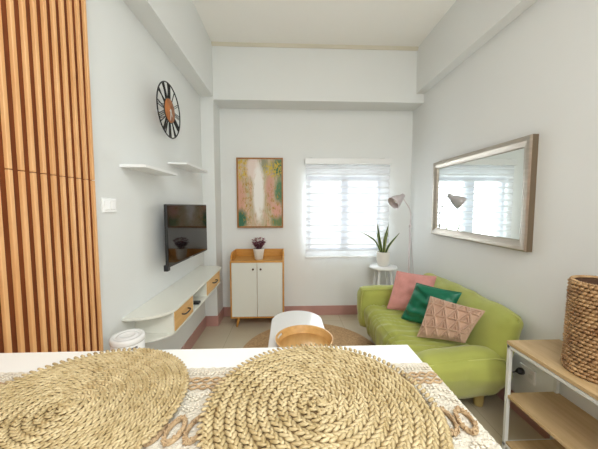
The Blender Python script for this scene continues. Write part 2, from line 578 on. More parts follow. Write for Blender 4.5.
fm = MB()
fm.tube(ring(.179, 0), .0042, 8, True); fm.tube(ring(.080, 0), .0035, 6, True)
fm.build('outer_ring', M['blackmetal'], c)
rom = ['XII', 'I', 'II', 'III', 'IIII', 'V', 'VI', 'VII', 'VIII', 'IX', 'X', 'XI']
for h, t in enumerate(rom):
    a = PI / 2 - h * PI / 6        # y axis points away from the viewer's left to right on this wall
    rad = Vector((0, math.cos(a), math.sin(a))); tan = Vector((0, math.sin(a), -math.cos(a)))
    g = MB()
    adv = {'I': .011, 'V': .022, 'X': .022}
    wtot = sum(adv[q] for q in t); o_ = -wtot / 2

    def seg(t0, r0, t1, r1, wd):
        A = Vector((cxx, cx_, cz_)) + tan * t0 + rad * r0
        B = Vector((cxx, cx_, cz_)) + tan * t1 + rad * r1
        d = (B - A).normalized(); sd = d.cross(Vector((1, 0, 0))) * wd / 2
        e = Vector((.003, 0, 0))
        vs = [A - sd - e, A + sd - e, B + sd - e, B - sd - e, A - sd + e, A + sd + e, B + sd + e, B - sd + e]
        g.add(vs, [(0, 1, 2, 3), (7, 6, 5, 4), (0, 4, 5, 1), (1, 5, 6, 2), (2, 6, 7, 3), (3, 7, 4, 0)])
    for q in t:
        m_ = o_ + adv[q] / 2
        if q == 'I': seg(m_, .080, m_, .177, .0028)
        if q == 'V': seg(m_, .080, m_ - .010, .177, .0028); seg(m_, .080, m_ + .010, .177, .003)
        if q == 'X': seg(m_ + .009, .080, m_ - .009, .177, .0028); seg(m_ - .009, .080, m_ + .009, .177, .003)
        o_ += adv[q]
    g.build('numeral', M['blackmetal'], c)
MB().lathe([(.078, -.004), (.078, .004)], (cxx, cx_, cz_), 48, 'X').build('wooden_disc', M['clockwood'], c)
MB().box(cxx - .024, cx_ - .026, cz_ - .026, cxx - .004, cx_ + .026, cz_ + .026, .004).build('movement_box', M['black'], c)
pg = MB().lathe([(.006, 0), (.006, .066)], (LW, cx_, cz_), 12, 'X')
pg.build('wall_peg', M['white'], c)
for nm, ang, ln in (('hour_hand', R_(-55), .042), ('minute_hand', R_(-95), .066)):
    d = Vector((0, math.cos(ang), math.sin(ang)))
    q = Vector((cxx + .009, cx_, cz_))
    MB().tube([q - d * .012, q, q + d * ln], .0022, 6).build(nm, M['greymetal'], c)
MB().lathe([(.006, 0), (.006, .008)], (cxx + .004, cx_, cz_), 12, 'X').build('hand_cap', M['greymetal'], c)

# ------------------------------------------------------------------ floating shelves
for y0, y1, z, x1, lab in ((1.505, 1.93, 1.515, -.760, 'white floating shelf nearer the camera, left one below the clock'),
                           (2.09, 2.64, 1.620, -.752, 'white floating shelf further along the wall, beyond the nearer one')):
    b = MB().box(LW, y0, z - .008, x1, y1, z + .008, .002)
    tag(b.build('floating_shelf', M['white'], loc=(LW, (y0 + y1) / 2, z)), lab, 'shelf', 'floating shelves on the left wall')

# ------------------------------------------------------------------ television
t = thing('television', 'flat black television on a bracket on the left wall above the console', 'television', (LW, 2.18, 1.10))
ang = math.atan2(.040, .77)
mt = Matrix.Translation((-.800, 1.825, 0)) @ Matrix.Rotation(-ang, 4, 'Z')
# local: y along the set, x out of the screen
TL = .752
MB().box(-.018, 0, .885, 0, TL, 1.312, .004, mtx=mt).build('tv_body', M['black'], t)
MB().box(0, .008, .900, .0015, TL - .008, 1.304, mtx=mt).build('screen', M['screen'], t)
MB().box(-.045, .16, .93, -.018, TL - .16, 1.20, .01, mtx=mt).build('rear_housing', M['black'], t)
MB().box(0, TL / 2 - .03, .889, .002, TL / 2 + .03, .896, mtx=mt).build('maker_mark', M['logo'], t)
MB().box(-.030, -.003, .862, -.002, .035, .905, .004, mtx=mt).build('speaker_corner', M['black'], t)
br = MB().box(LW, 2.06, .98, LW + .012, 2.30, 1.18, .002); br.box(LW + .012, 2.14, 1.04, -.825, 2.22, 1.12, .002)
br.build('wall_bracket', M['blackmetal'], t)

# ------------------------------------------------------------------ floating console
k = thing('media_console', 'white floating media console with rounded ends and two light wood drawers', 'console', (LW, 2.15, .57))
XF = -.662


def dshape(x1, ya, yb, n=10):
    pts = [(LW, ya)]
    for i in range(n + 1):                      # near end: a wide sweeping curve
        a = PI / 2 * i / n
        pts.append((x1 - .20 + .20 * math.sin(a), ya + .16 - .16 * math.cos(a) + .0))
    for i in range(n + 1):                      # far end: a small round
        a = PI / 2 * i / n
        pts.append((x1 - .10 + .10 * math.cos(a), yb - .10 + .10 * math.sin(a)))
    pts.append((LW, yb))
    return pts


MB().prism(dshape(XF, 1.462, 2.765), .679, .695, .002).build('top_board', M['cream'], k)
MB().prism(dshape(XF - .006, 1.48, 2.755), .541, .554, .002).build('bottom_board', M['cream'], k)
bx = MB()
for yy in (1.583, 1.905, 2.225, 2.655):
    bx.box(LW, yy, .554, XF - .012, yy + .014, .679, .001)
bx.box(LW, 1.597, .554, LW + .01, 2.655, .679)
bx.build('divider_panels', M['cream'], k)
for ya, yb in ((1.599, 1.903), (2.241, 2.653)):
    d = MB().box(XF - .030, ya, .557, XF - .008, yb, .677, .002).build('drawer', M['oak'], k)
    ym = (ya + yb) / 2
    MB().tube(catmull([(XF - .010, ym - .05, .622), (XF + .012, ym - .045, .620), (XF + .016, ym, .618), (XF + .012, ym + .045, .620), (XF - .010, ym + .05, .622)], 5), .0045, 8).build('handle', M['black'], d)
MB().box(-.80, 2.04, .5545, -.675, 2.09, .572, .006, mtx=None).build('remote_control', M['remote'], loc=(-.73, 2.065, .5545))
tag(bpy.data.objects['remote_control'], 'small black remote control in the open slot of the console', 'remote')

# ------------------------------------------------------------------ white canister
c = thing('round_canister', 'white round canister with a ringed lid standing by the slatted panel', 'canister', (-.772, 1.30, 0))
MB().lathe([(.07, 0), (.071, .01), (.071, .655), (.066, .66)], (-.772, 1.30, 0), 48).build('canister_body', M['white_gloss'], c)
MB().lathe([(.0725, .655), (.0735, .66), (.0735, .674), (.070, .681), (.058, .681), (.056, .677), (.046, .677), (.044, .682), (.030, .683), (.028, .679), (.012, .679), (.0, .679)], (-.772, 1.30, 0), 48).build('lid', M['white_gloss'], c)
g = MB()
for r_, (zz, hh) in enumerate(((.640, .0045), (.631, .0035))):
    a = R_(-62)
    while a < R_(-62) + (.55 if r_ == 0 else .40):
        da = random.uniform(.05, .09)
        vs = []
        for z_ in (zz - hh, zz + hh):
            for aa in (a, a + da):
                for rr in (.0705, .0722):
                    vs.append((-.772 + rr * math.cos(aa), 1.30 + rr * math.sin(aa), z_))
        g.add(vs, [(0, 1, 3, 2), (4, 6, 7, 5), (0, 4, 5, 1), (2, 3, 7, 6), (0, 2, 6, 4), (1, 5, 7, 3)])
        a += da + .025
g.build('print_mark', M['ink'], c)

# ------------------------------------------------------------------ sideboard
k = thing('sideboard_cabinet', 'low cabinet with two white doors, amber wood gallery top and splayed legs', 'cabinet', (-.325, 3.0, 0))
KX0, KX1, KY0, KY1 = -.612, -.046, 2.845, 3.150
MB().box(KX0, KY0 - .004, .705, KX1, KY1, .722, .002).build('top_board', M['amber'], k)
ga = MB()
ga.box(KX0 + .014, KY1 - .014, .722, KX1 - .014, KY1, .805, .002)
for x0 in (KX0, KX1 - .014):
    ga.prism([(KY0 + .02, .722), (KY1, .722), (KY1, .805), (KY0 + .10, .805), (KY0 + .03, .765)], x0, x0 + .014, .0015, 'X')
ga.build('gallery_rail', M['amber'], k)
cs = MB()
cs.box(KX0, KY0, .105, KX0 + .014, KY1, .705, .001); cs.box(KX1 - .014, KY0, .105, KX1, KY1, .705, .001)
cs.box(KX0 + .014, KY0, .105, KX1 - .014, KY1, .119, .001); cs.box(KX0 + .014, KY1 - .01, .119, KX1 - .014, KY1, .705)
cs.build('carcass', M['amber'], k)
xm = (KX0 + KX1) / 2
for x0, x1, kx in ((KX0 + .016, xm - .002, xm - .040), (xm + .002, KX1 - .016, xm + .040)):
    d = MB().box(x0, KY0 - .002, .122, x1, KY0 + .014, .703, .002).build('door', M['cream'], k)
    MB().lathe([(.005, 0), (.005, .010), (.010, .013), (.011, .019), (.006, .023), (0, .023)], (kx, KY0 - .002, .637), 14, 'Y', mtx=Matrix.Scale(-1, 3, Vector((0, 1, 0)))).build('knob', M['bronze'], d)
for lx, ly in ((KX0 + .08, KY0 + .05), (KX1 - .08, KY0 + .05), (KX0 + .08, KY1 - .05), (KX1 - .08, KY1 - .05)):
    sx = -1 if lx < xm else 1; sy = -1 if ly < 3 else 1
    MB().tube([(lx, ly, .105), (lx + sx * .022, ly + sy * .015, 0)], .019, 14, r2=.010).build('leg', M['amber'], k)

# purple plant in white pot
PX, PY = -.318, 2.94
k = thing('potted_plant', 'small burgundy leafed plant in a white pot on the cabinet', 'plant', (PX, PY, .722))
MB().lathe([(.040, .7225), (.044, .725), (.060, .835), (.062, .842), (.057, .842), (.054, .828), (0, .826)], (PX, PY, 0), 32).build('pot', M['pot'], k)
MB().lathe([(.053, .824), (.053, .832), (0, .836)], (PX, PY, 0), 20).build('soil', M['soil'], k)
fo, fl, st = MB(), MB(), MB()
random.seed(3)


def leaf(mb, c, d, up, L, W, n=4):
    c = Vector(c); d = Vector(d).normalized(); up = Vector(up)
    sd = d.cross(up).normalized(); nn = sd.cross(d).normalized()
    vs = []; fs = []
    for i in range(n + 1):
        t = i / n
        wd = W * math.sin(PI * min(1, t * .93 + .05)) ** .8
        o = c + d * L * t + nn * (-L * .35 * t * t)
        vs += [o - sd * wd / 2 + nn * wd * .15, o, o + sd * wd / 2 + nn * wd * .15]
    for i in range(n):
        a = i * 3
        fs += [(a, a + 1, a + 4, a + 3), (a + 1, a + 2, a + 5, a + 4)]
    mb.add(vs, fs, True)


for i in range(26):
    a = i * 2.399; hh_ = (i + .5) / 26
    rr = .058 * math.sqrt(1 - (2 * hh_ - 1) ** 2) + .008
    top = Vector((PX + rr * math.cos(a), PY + rr * math.sin(a), .868 + .085 * hh_))
    st.tube([(PX + rr * .3 * math.cos(a), PY + rr * .3 * math.sin(a), .83), top], .0022, 5)
    for q in range(2):
        pc = Vector((PX + rr * .3 * math.cos(a), PY + rr * .3 * math.sin(a), .83)).lerp(top, .65 + .35 * q)
        for j in range(6):
            b_ = j * 2 * PI / 6 + i
            leaf(fl if (q == 1 and j % 3 == 0) else fo, pc, (math.cos(b_), math.sin(b_), random.uniform(.3, 1.3)), (0, 0, 1), random.uniform(.020, .030), .017)
fo.build('burgundy_leaves', M['purple'], k); fl.build('pink_tip_leaves', M['purple_light'], k); st.build('stems', M['purple'], k)

# ------------------------------------------------------------------ painting
k = thing('framed_painting', 'abstract painting in pink, green, gold and white in thin wooden frame', 'painting', (-.318, BW, 1.05))
AX0, AX1, AZ0, AZ1 = -.582, -.056, 1.050, 1.846
f = MB()
for x0, z0, x1, z1 in ((AX0, AZ0, AX1, AZ0 + .017), (AX0, AZ1 - .017, AX1, AZ1), (AX0, AZ0 + .017, AX0 + .017, AZ1 - .017), (AX1 - .017, AZ0 + .017, AX1, AZ1 - .017)):
    f.box(x0, BW - .034, z0, x1, BW, z1, .002)
f.build('picture_frame', M['framewood'], k)
cv = MB().box(AX0 + .0175, BW - .026, AZ0 + .0175, AX1 - .0175, BW - .004, AZ1 - .0175).build('canvas', M['art'], k)
uvl = cv.data.uv_layers.new(name='UVMap')
for lp in cv.data.loops:
    co_ = cv.data.vertices[lp.vertex_index].co + Vector((-.318, BW, 1.05))
    uvl.data[lp.index].uv = ((co_.x - AX0) / (AX1 - AX0), (co_.z - AZ0) / (AZ1 - AZ0))

# ------------------------------------------------------------------ window blind
k = thing('window_blind', 'sheer white banded roller blind lowered over the bright window', 'blind', (.685, 3.13, .70))
WX0, WX1 = .196, 1.182
MB().box(WX0 - .004, 3.080, 1.772, WX1 + .004, 3.160, 1.836, .006).build('headrail', M['white'], k)
fb = MB()
n = 60
vs = []
for i in range(n + 1):
    z = .715 + (1.775 - .715) * i / n
    yy = 3.118 + .002 * math.sin(i * 1.3)
    for j in range(13):
        x = WX0 + .006 + (WX1 - WX0 - .012) * j / 12
        vs.append((x, yy + .0012 * math.sin(j * 1.1 + i * .3), z))
fb.add(vs, [(i * 13 + j, i * 13 + j + 1, (i + 1) * 13 + j + 1, (i + 1) * 13 + j) for i in range(n) for j in range(12)], True)
fb.build('blind_fabric', M['blind'], k)
MB().box(WX0 + .002, 3.106, .695, WX1 - .002, 3.130, .717, .005).build('bottom_rail', M['white'], k)
for x in (.26, 1.09):
    MB().box(x - .016, 3.100, 1.836, x + .016, BW, 1.848, .002).build('bracket', M['greymetal'], k)
MB().tube([(WX1 - .02, 3.09, 1.775), (WX1 - .02, 3.088, .98)], .0016, 6).build('pull_cord', M['white'], k)

# ------------------------------------------------------------------ mirror
k = thing('wall_mirror', 'large rectangular mirror in a silvery champagne frame on the right wall', 'mirror', (RW, 2.07, 1.03))
MY0, MY1, MZ0, MZ1 = 1.540, 2.612, 1.027, 1.714
prof = [(0, 0), (0, .036), (.010, .044), (.030, .044), (.048, .036), (.060, .030), (.066, .020), (.066, 0)]   # inset, out
f = MB()
for ax in range(4):
    vs = []
    for e in (0, 1):
        for (a, o) in prof:
            cs_ = [(MY0 + a, MZ0 + a), (MY1 - a, MZ0 + a), (MY1 - a, MZ1 - a), (MY0 + a, MZ1 - a)]
            yy, zz = cs_[(ax + e) % 4]
            vs.append((RW - o, yy, zz))
    m_ = len(prof)
    for i in range(m_ - 1):
        f.add([vs[i], vs[i + 1], vs[m_ + i + 1], vs[m_ + i]], [(0, 1, 2, 3)], False, 1 if i == 0 else 0)
f.build('mirror_frame', [M['mframe'], M['mframe_side']], k)
MB().box(RW - .020, MY0 + .064, MZ0 + .064, RW - .012, MY1 - .064, MZ1 - .064).build('mirror_glass', M['mirror'], k)

# ------------------------------------------------------------------ rug
k = MB()
prof = [(0, 0), (0, .007)]
r = .0
while r < .612:
    prof += [(r + .004, .009), (r + .010, .009), (r + .013, .006)]
    r += .013
prof += [(.626, .004), (.628, 0)]
k.lathe(prof, (.195, 2.30, 0), 96)
rug = k.build('round_rug', M['jute'], loc=(.195, 2.30, 0))
tag(rug, 'round tan braided jute rug on the floor in front of the sofa', 'rug')

# ------------------------------------------------------------------ low white table with tray
k = thing('coffee_table', 'low white rounded table with a wooden tray on it', 'table', (.07, 1.82, 0))
X0, X1, YA, YZ = -.128, .262, 1.34, 2.245


def squircle(x0, x1, y0, y1, e, n=56):
    cx_, cy_, a, b = (x0 + x1) / 2, (y0 + y1) / 2, (x1 - x0) / 2, (y1 - y0) / 2
    out = []
    for i in range(n):
        t = 2 * PI * i / n
        c_, s_ = math.cos(t), math.sin(t)
        out.append((cx_ + a * math.copysign(abs(c_) ** (2 / e), c_), cy_ + b * math.copysign(abs(s_) ** (2 / e), s_)))
    return out


def rrect(x0, x1, y0, y1, r, n=10):
    out = []
    for cx_, cy_, a0 in ((x1 - r, y1 - r, 0), (x0 + r, y1 - r, 90), (x0 + r, y0 + r, 180), (x1 - r, y0 + r, 270)):
        for i in range(n + 1):
            a = R_(a0 + 90 * i / n); out.append((cx_ + r * math.cos(a), cy_ + r * math.sin(a)))
    return out


MB().prism(rrect(X0, X1, YA, YZ, .19, 14), .392, .42, .006).build('tabletop', M['white_gloss'], k)
for lx, ly in ((X0 + .08, YA + .09), (X1 - .08, YA + .09), (X0 + .08, YZ - .11), (X1 - .08, YZ - .11)):
    sx = -1 if lx < .07 else 1; sy = -1 if ly < 1.8 else 1
    MB().tube([(lx, ly, .392), (lx + sx * .02, ly + sy * .02, .009 if ly > 1.8 else .0)], .017, 12, r2=.011).build('leg', M['white_gloss'], k)
TX, TY, TR = .100, 1.655, .158
k = thing('round_tray', 'round wooden tray with raised rim and slot handle on the white table', 'tray', (TX, TY, .42))
MB().lathe([(TR, .4205), (TR + .002, .424), (TR, .429), (0, .429)], (TX, TY, 0), 72).build('tray_base', M['oak'], k)
# rim: upright bent strip with two slots
rim = MB(); n = 144
slots = (R_(158), R_(338))
lv = [.424, .448, .466, .476]
r0, r1 = lambda z: TR - .002 + (z - .424) * .35, lambda z: TR + .006 + (z - .424) * .35
vs = []
for z in lv:
    for i in range(n):
        a = 2 * PI * i / n
        for rf in (r0, r1):
            vs.append((TX + rf(z) * math.cos(a), TY + rf(z) * math.sin(a), z))


def vid(l, i, s_): return (l * n + i % n) * 2 + s_


fs = []
hole = lambda i: any(abs((2 * PI * (i + .5) / n - s_ + PI) % (2 * PI) - PI) < .24 for s_ in slots)
for i in range(n):
    for l in range(3):
        if l == 1 and hole(i):
            fs.append((vid(1, i, 0), vid(1, i + 1, 0), vid(1, i + 1, 1), vid(1, i, 1)))
            fs.append((vid(2, i, 0), vid(2, i, 1), vid(2, i + 1, 1), vid(2, i + 1, 0)))
            if not hole(i - 1): fs.append((vid(1, i, 0), vid(1, i, 1), vid(2, i, 1), vid(2, i, 0)))
            if not hole(i + 1): fs.append((vid(1, i + 1, 0), vid(2, i + 1, 0), vid(2, i + 1, 1), vid(1, i + 1, 1)))
            continue
        fs.append((vid(l, i, 0), vid(l, i + 1, 0), vid(l + 1, i + 1, 0), vid(l + 1, i, 0)))
        fs.append((vid(l, i, 1), vid(l + 1, i, 1), vid(l + 1, i + 1, 1), vid(l, i + 1, 1)))
    fs.append((vid(3, i, 0), vid(3, i + 1, 0), vid(3, i + 1, 1), vid(3, i, 1)))
    fs.append((vid(0, i, 0), vid(0, i, 1), vid(0, i + 1, 1), vid(0, i + 1, 0)))
rim.add(vs, fs, False)
rim.build('tray_rim', M['oak'], k)


# ------------------------------------------------------------------ sofa
def puffy(x0, y0, z0, x1, y1, z1, r, cuts=14, fn=None, crown=0.0):
    """rounded upholstered block; fn(p, normal) -> extra offset along the normal"""
    bm = bmesh.new()
    bmesh.ops.create_cube(bm, size=1)
    bmesh.ops.subdivide_edges(bm, edges=bm.edges[:], cuts=cuts, use_grid_fill=True)
    s_ = Vector((x1 - x0, y1 - y0, z1 - z0)); c_ = Vector(((x0 + x1) / 2, (y0 + y1) / 2, (z0 + z1) / 2))
    out = []
    for v in bm.verts:
        q = Vector((v.co.x * s_.x, v.co.y * s_.y, v.co.z * s_.z))
        inn = Vector([max(-s_[i] / 2 + min(r, s_[i] / 2 - 1e-4), min(s_[i] / 2 - min(r, s_[i] / 2 - 1e-4), q[i])) for i in range(3)])
        d = q - inn
        if d.length > 1e-7:
            d.normalize(); pt = inn + d * r
        else:
            pt = q; d = Vector((0, 0, 0))
        # crown: bulge the big faces
        if crown:
            u = [2 * pt[i] / s_[i] for i in range(3)]
            pt = pt + d * crown * (1 - min(1, abs(u[0])) ** 2 * (abs(d.x) < .7)) * (1 - min(1, abs(u[1])) ** 2 * (abs(d.y) < .7)) * (1 - min(1, abs(u[2])) ** 2 * (abs(d.z) < .7))
        pt = pt + c_
        if fn: pt = fn(pt, d)
        out.append((v, pt))
    for v, pt in out: v.co = pt
    return bm


SY0, SY1 = 1.47, 2.62
sofa = thing('sofa', 'lime green velvet two-seat sofa against the right wall under the mirror', 'sofa', (1.07, 2.05, 0))


def seat_fn(p, d):
    # ruched front: folds run across the seat edge, stronger at the front and top-left
    fr_ = max(0.0, min(1.0, (1.20 - p.x) / .30))
    g = noise.noise(Vector((p.x * 3.0, p.y * 5.0, p.z * 3))) * 1.6
    ph = p.y * 78 + g * 4.2 + p.x * 16
    fold = (1 - abs(math.sin(ph * .5))) ** 1.3 - .35
    am = .034 * fr_ * (.75 + .5 * noise.noise(Vector((p.y * 6, p.x * 6, 1))))
    sag = -.018 * math.exp(-((p.x - 1.0) / .18) ** 2) if d.z > .3 else 0
    q = p + d * (fold * am + .006 * noise.noise(p * 9)) + Vector((0, 0, sag))
    q.x += .03 * math.sin((p.y - SY0) * 3.0) * (1 if d.x < -.3 else 0) * 0
    return q


mb = MB().bm(puffy(.715, SY0 + .12, .13, 1.27, SY1 - .12, .385, .085, 60, seat_fn, .012), True)
mb.build('seat_cushion', M['green'], sofa)


def back_fn(p, d):
    t = (p.z - .30) / .34
    q = p + Vector((.115 * t - .01, 0, 0)) + d * (.006 * noise.noise(p * 8) + .014 * abs(noise.noise(Vector((p.y * 5 + p.z * 4, p.z * 6 - p.y * 2, 3)))))
    q.z += .010 * math.sin((p.y - 1.4) * 2.2)
    return q


mb = MB().bm(puffy(1.20, SY0 + .035, .24, 1.33, SY1 - .02, .640, .070, 26, back_fn, .012), True)
mb.build('backrest', M['green'], sofa)
mb = MB()
mb.tube(catmull([(1.268, SY0 + .04, .30), (1.315, SY0 + .035, .45), (1.358, SY0 + .04, .60), (1.366, SY0 + .09, .642), (1.372, 2.0, .648), (1.366, SY1 - .08, .640)], 8), .0045, 6)
mb.build('backrest_piping', M['green_seam'], sofa)


def far_fn(p, d):
    q = p + d * (.005 * noise.noise(p * 10) + .012 * abs(noise.noise(Vector((p.x * 5, p.y * 4, p.z * 9)))))
    return q


mb = MB().bm(puffy(.682, SY1 - .15, .14, 1.26, SY1, .520, .060, 22, far_fn, .01), True)
fa = mb.build('far_armrest', M['green'], sofa)
mb = MB()
mb.tube(catmull([(.690, SY1 - .135, .24), (.686, SY1 - .14, .40), (.700, SY1 - .14, .49), (.74, SY1 - .145, .517), (1.15, SY1 - .145, .520)], 8), .004, 6)
mb.build('seam_piping', M['green_seam'], fa)


def near_fn(p, d):
    # slumped arm: lower and thinner toward its front (left) end, belly tucked in below
    q = p.copy()
    u = max(0, min(1, (q.x - .77) / .55))
    q.z -= .045 * (1 - u) ** 2 + .050 * max(0, (u - .65) / .35) ** 2
    if d.z < .4 and q.z < .30:
        q.y += .09 * ((.30 - q.z) / .2) ** 1.2
        q.x -= .10 * max(0, (u - .55)) * ((.30 - q.z) / .2)
        q.x += .10 * (1 - u) ** 2 * ((.30 - q.z) / .2)
    return q + d * (.006 * noise.noise(p * 9) + .016 * abs(noise.noise(Vector((p.x * 4 + p.z * 6, p.y * 3, p.z * 5 - p.x * 3)))))


mb = MB().bm(puffy(.765, SY0, .125, 1.325, SY0 + .165, .436, .070, 30, near_fn, .012), True)
na = mb.build('near_armrest', M['green'], sofa)
sp_ = []
for i in range(30):
    u = i / 29
    x = .80 + .47 * u
    z = .436 - .045 * (1 - (x - .77) / .55) ** 2 - .035 * max(0, ((x - .77) / .55 - .75) / .25) ** 2 - .012
    sp_.append((x, SY0 + .012, z - .010))
MB().tube([(.785, SY0 + .012, .34)] + sp_ + [(1.305, SY0 + .02, .33)], .0045, 6).build('seam_piping', M['green_seam'], na)
MB().box(.82, SY0 + .235, .012, 1.36, SY1 - .16, .17, .01).build('sofa_shade_base', M['black'], sofa)  # black and carried down near the floor, standing in for shade underneath
for lx, ly in ((.86, SY1 - .08), (1.25, SY1 - .08), (.86, 1.66), (1.245, 1.655)):
    MB().lathe([(.026, 0), (.028, .004), (.034, .11), (.034, .13)], (lx, ly, 0), 18).build('leg', M['sofa_leg'], sofa)


# ------------------------------------------------------------------ cushions
def pillow(name, bl, br_, tr, tl, th, m, label, n=34, hf=None, parent_loc=None, soft=0.02, wr=0.0):
    bl, br_, tr, tl = map(Vector, (bl, br_, tr, tl))
    nrm = ((br_ - bl).cross(tl - bl)).normalized()
    if nrm.dot(Vector((0, -1, .2)) ) < 0: nrm = -nrm
    cen = (bl + br_ + tr + tl) / 4
    mb = MB()
    for side in (1, -1):
        vs = []
        for j in range(n + 1):
            for i in range(n + 1):
                u, v = i / n, j / n
                a, b = 2 * u - 1, 2 * v - 1
                # edges bow inwards between the corners
                k_ = .045
                u2 = .5 + (u - .5) * (1 - k_ * (1 - b * b)); v2 = .5 + (v - .5) * (1 - k_ * (1 - a * a))
                P = bl.lerp(br_, u2).lerp(tl.lerp(tr, u2), v2)
                h = th * (max(0, (1 - a * a)) ** .42) * (max(0, (1 - b * b)) ** .42)
                h += wr * noise.noise(Vector((a * 2.2, b * 2.2, th * 40 + side))) * (1 - a * a) * (1 - b * b)
                if side == 1 and hf: h += hf(u, v) * min(1, 8 * (1 - abs(a))) * min(1, 8 * (1 - abs(b)))
                vs.append(P + nrm * (h * side))
        mb.add(vs, [(j * (n + 1) + i, j * (n + 1) + i + 1, (j + 1) * (n + 1) + i + 1, (j + 1) * (n + 1) + i) for j in range(n) for i in range(n)], True)
    k = thing(name, label, 'cushion', tuple(cen), 'cushions on the green sofa')
    mb.build('cover', m, k)
    e = MB()
    pts = []
    for (q0, q1) in ((bl, br_), (br_, tr), (tr, tl), (tl, bl)):
        for i in range(12):
            t_ = i / 12; a = 2 * t_ - 1
            P = q0.lerp(q1, t_); P = P.lerp(cen, .045 * (1 - a * a)); pts.append(P)
    e.tube(pts, .0035, 6, True)
    e.build('edge_seam', m, k)
    return k


# pink, in the far corner
pillow('cushion', (.878, 2.332, .39), (1.15, 2.15, .40), (1.26, 2.23, .70), (.988, 2.40, .711), .055, M['pink'],
       'dusty pink plain cushion in the far corner of the sofa', wr=.03)
# emerald, middle


def em_h(u, v):
    return .016 * math.sin(v * 20 + u * 9 + 3 * noise.noise(Vector((u * 3, v * 3, 0)))) * (1 - u)


pillow('cushion', (.914, 2.115, .39), (1.12, 1.86, .40), (1.24, 1.86, .68), (1.04, 2.126, .678), .055, M['emerald'],
       'shiny emerald green velvet cushion in the middle of the sofa', wr=.03, hf=em_h)


def tuft_h(u, v):
    # rows of nested ridged triangles
    rows = 3.4
    vv = v * rows + .25
    rf = vv - math.floor(vv)
    row = math.floor(vv)
    uu = (u * 4.2 + (.5 if row % 2 else 0))
    uf = uu - math.floor(uu)
    half = .5 * (1 - rf) if True else 0
    d_edge = abs(abs(uf - .5) - half) * .09
    d_in = abs(abs(uf - .5) - half + .20) * .09 if rf < .62 else 1
    d_row = min(rf, 1 - rf) * .10
    h = 0
    for d, wd in ((d_edge, .0085), (d_in, .007), (d_row, .007)):
        h = max(h, .019 * max(0, 1 - (d / wd) ** 2))
    return h


pillow('cushion', (.895, 1.80, .395), (1.13, 1.645, .425), (1.235, 1.62, .64), (1.04, 1.911, .64), .058, M['beige'],
       'tan cushion with raised triangle tufting nearest the camera on the sofa', n=120, hf=tuft_h)

# ------------------------------------------------------------------ plant stool and snake plant
SX, SYY = 1.052, 2.93
k = thing('plant_stool', 'round white stool standing in the corner behind the sofa arm', 'stool', (SX, SYY, 0))
MB().lathe([(0, .612), (.135, .612), (.147, .618), (.149, .620), (.145, .640), (0, .641)], (SX, SYY, 0), 40).build('seat', M['white'], k)
for i in range(4):
    a = PI / 4 + i * PI / 2
    MB().tube([(SX + .085 * math.cos(a), SYY + .085 * math.sin(a), .613), (SX + .150 * math.cos(a), SYY + .150 * math.sin(a), 0)], .0125, 10).build('leg', M['white'], k)
rg = MB()
rr = .117
rg.tube([(SX + rr * math.cos(PI / 4 + i * PI / 2), SYY + rr * math.sin(PI / 4 + i * PI / 2), .27) for i in range(4)], .007, 8, True)
rg.build('foot_rung', M['white'], k)
k = thing('potted_plant', 'snake plant with spiky striped leaves in white pot on the stool', 'plant', (SX, SYY, .641))
MB().lathe([(.048, .6415), (.056, .646), (.068, .70), (.070, .79), (.068, .797), (.062, .797), (.060, .782), (0, .78)], (SX - .005, SYY, 0), 32).build('pot', M['pot'], k)
MB().lathe([(.059, .776), (.059, .785), (0, .789)], (SX - .005, SYY, 0), 20).build('soil', M['soil'], k)


def snake(base, tip, mid, w_):
    P = catmull([base, mid, tip], 8)
    n = len(P); vs = []; fs = []; uvs = []
    for i, p_ in enumerate(P):
        t = i / (n - 1)
        tg = (P[min(i + 1, n - 1)] - P[max(0, i - 1)]).normalized()
        sd = tg.cross(Vector((0, 1, .0))).normalized() if abs(tg.y) < .98 else Vector((1, 0, 0))
        nn = sd.cross(tg).normalized()
        wd = w_ * (.55 + .9 * t - 1.1 * t * t) * (1 - t ** 5) * 1.1 + .0006
        for q, o in ((-.5, .22), (-.38, .08), (0, 0), (.38, .08), (.5, .22)):
            vs.append(p_ + sd * wd * q - nn * wd * o * .8); uvs.append((abs(q) * 2, t))
        for q, o in ((.4, .02), (0, -.10), (-.4, .02)):
            vs.append(p_ + sd * wd * q - nn * wd * o * .8 + nn * .0012); uvs.append((abs(q) * 2, t))
    for i in range(n - 1):
        for q in range(8):
            q2 = (q + 1) % 8
            fs.append((i * 8 + q, i * 8 + q2, (i + 1) * 8 + q2, (i + 1) * 8 + q))
    mb = MB(); mb.add(vs, fs, True)
    o = mb.build('leaf', M['snake'], k)
    ul = o.data.uv_layers.new(name='UVMap')
    for lp in o.data.loops: ul.data[lp.index].uv = uvs[lp.vertex_index]
    return o


B = (SX - .005, SYY, .782)
for dx, dy, tip, mid, w_ in (
        (-.012, 0, (.962, 2.90, 1.118), (1.000, 2.93, .95), .034),
        (.010, .005, (1.112, 2.95, 1.108), (1.058, 2.93, .93), .036),
        (.022, -.01, (1.215, 2.90, 1.012), (1.105, 2.91, .875), .034),
        (-.026, -.01, (.768, 2.86, 1.028), (.935, 2.90, .930), .022),
        (0, -.015, (1.050, 2.87, .985), (1.045, 2.90, .88), .030),
        (-.018, .02, (.990, 3.0, 1.01), (1.010, 2.96, .90), .030),
        (.018, .02, (1.135, 3.02, 1.03), (1.085, 2.97, .90), .026)):
    snake((B[0] + dx, B[1] + dy, B[2]), tip, mid, w_)

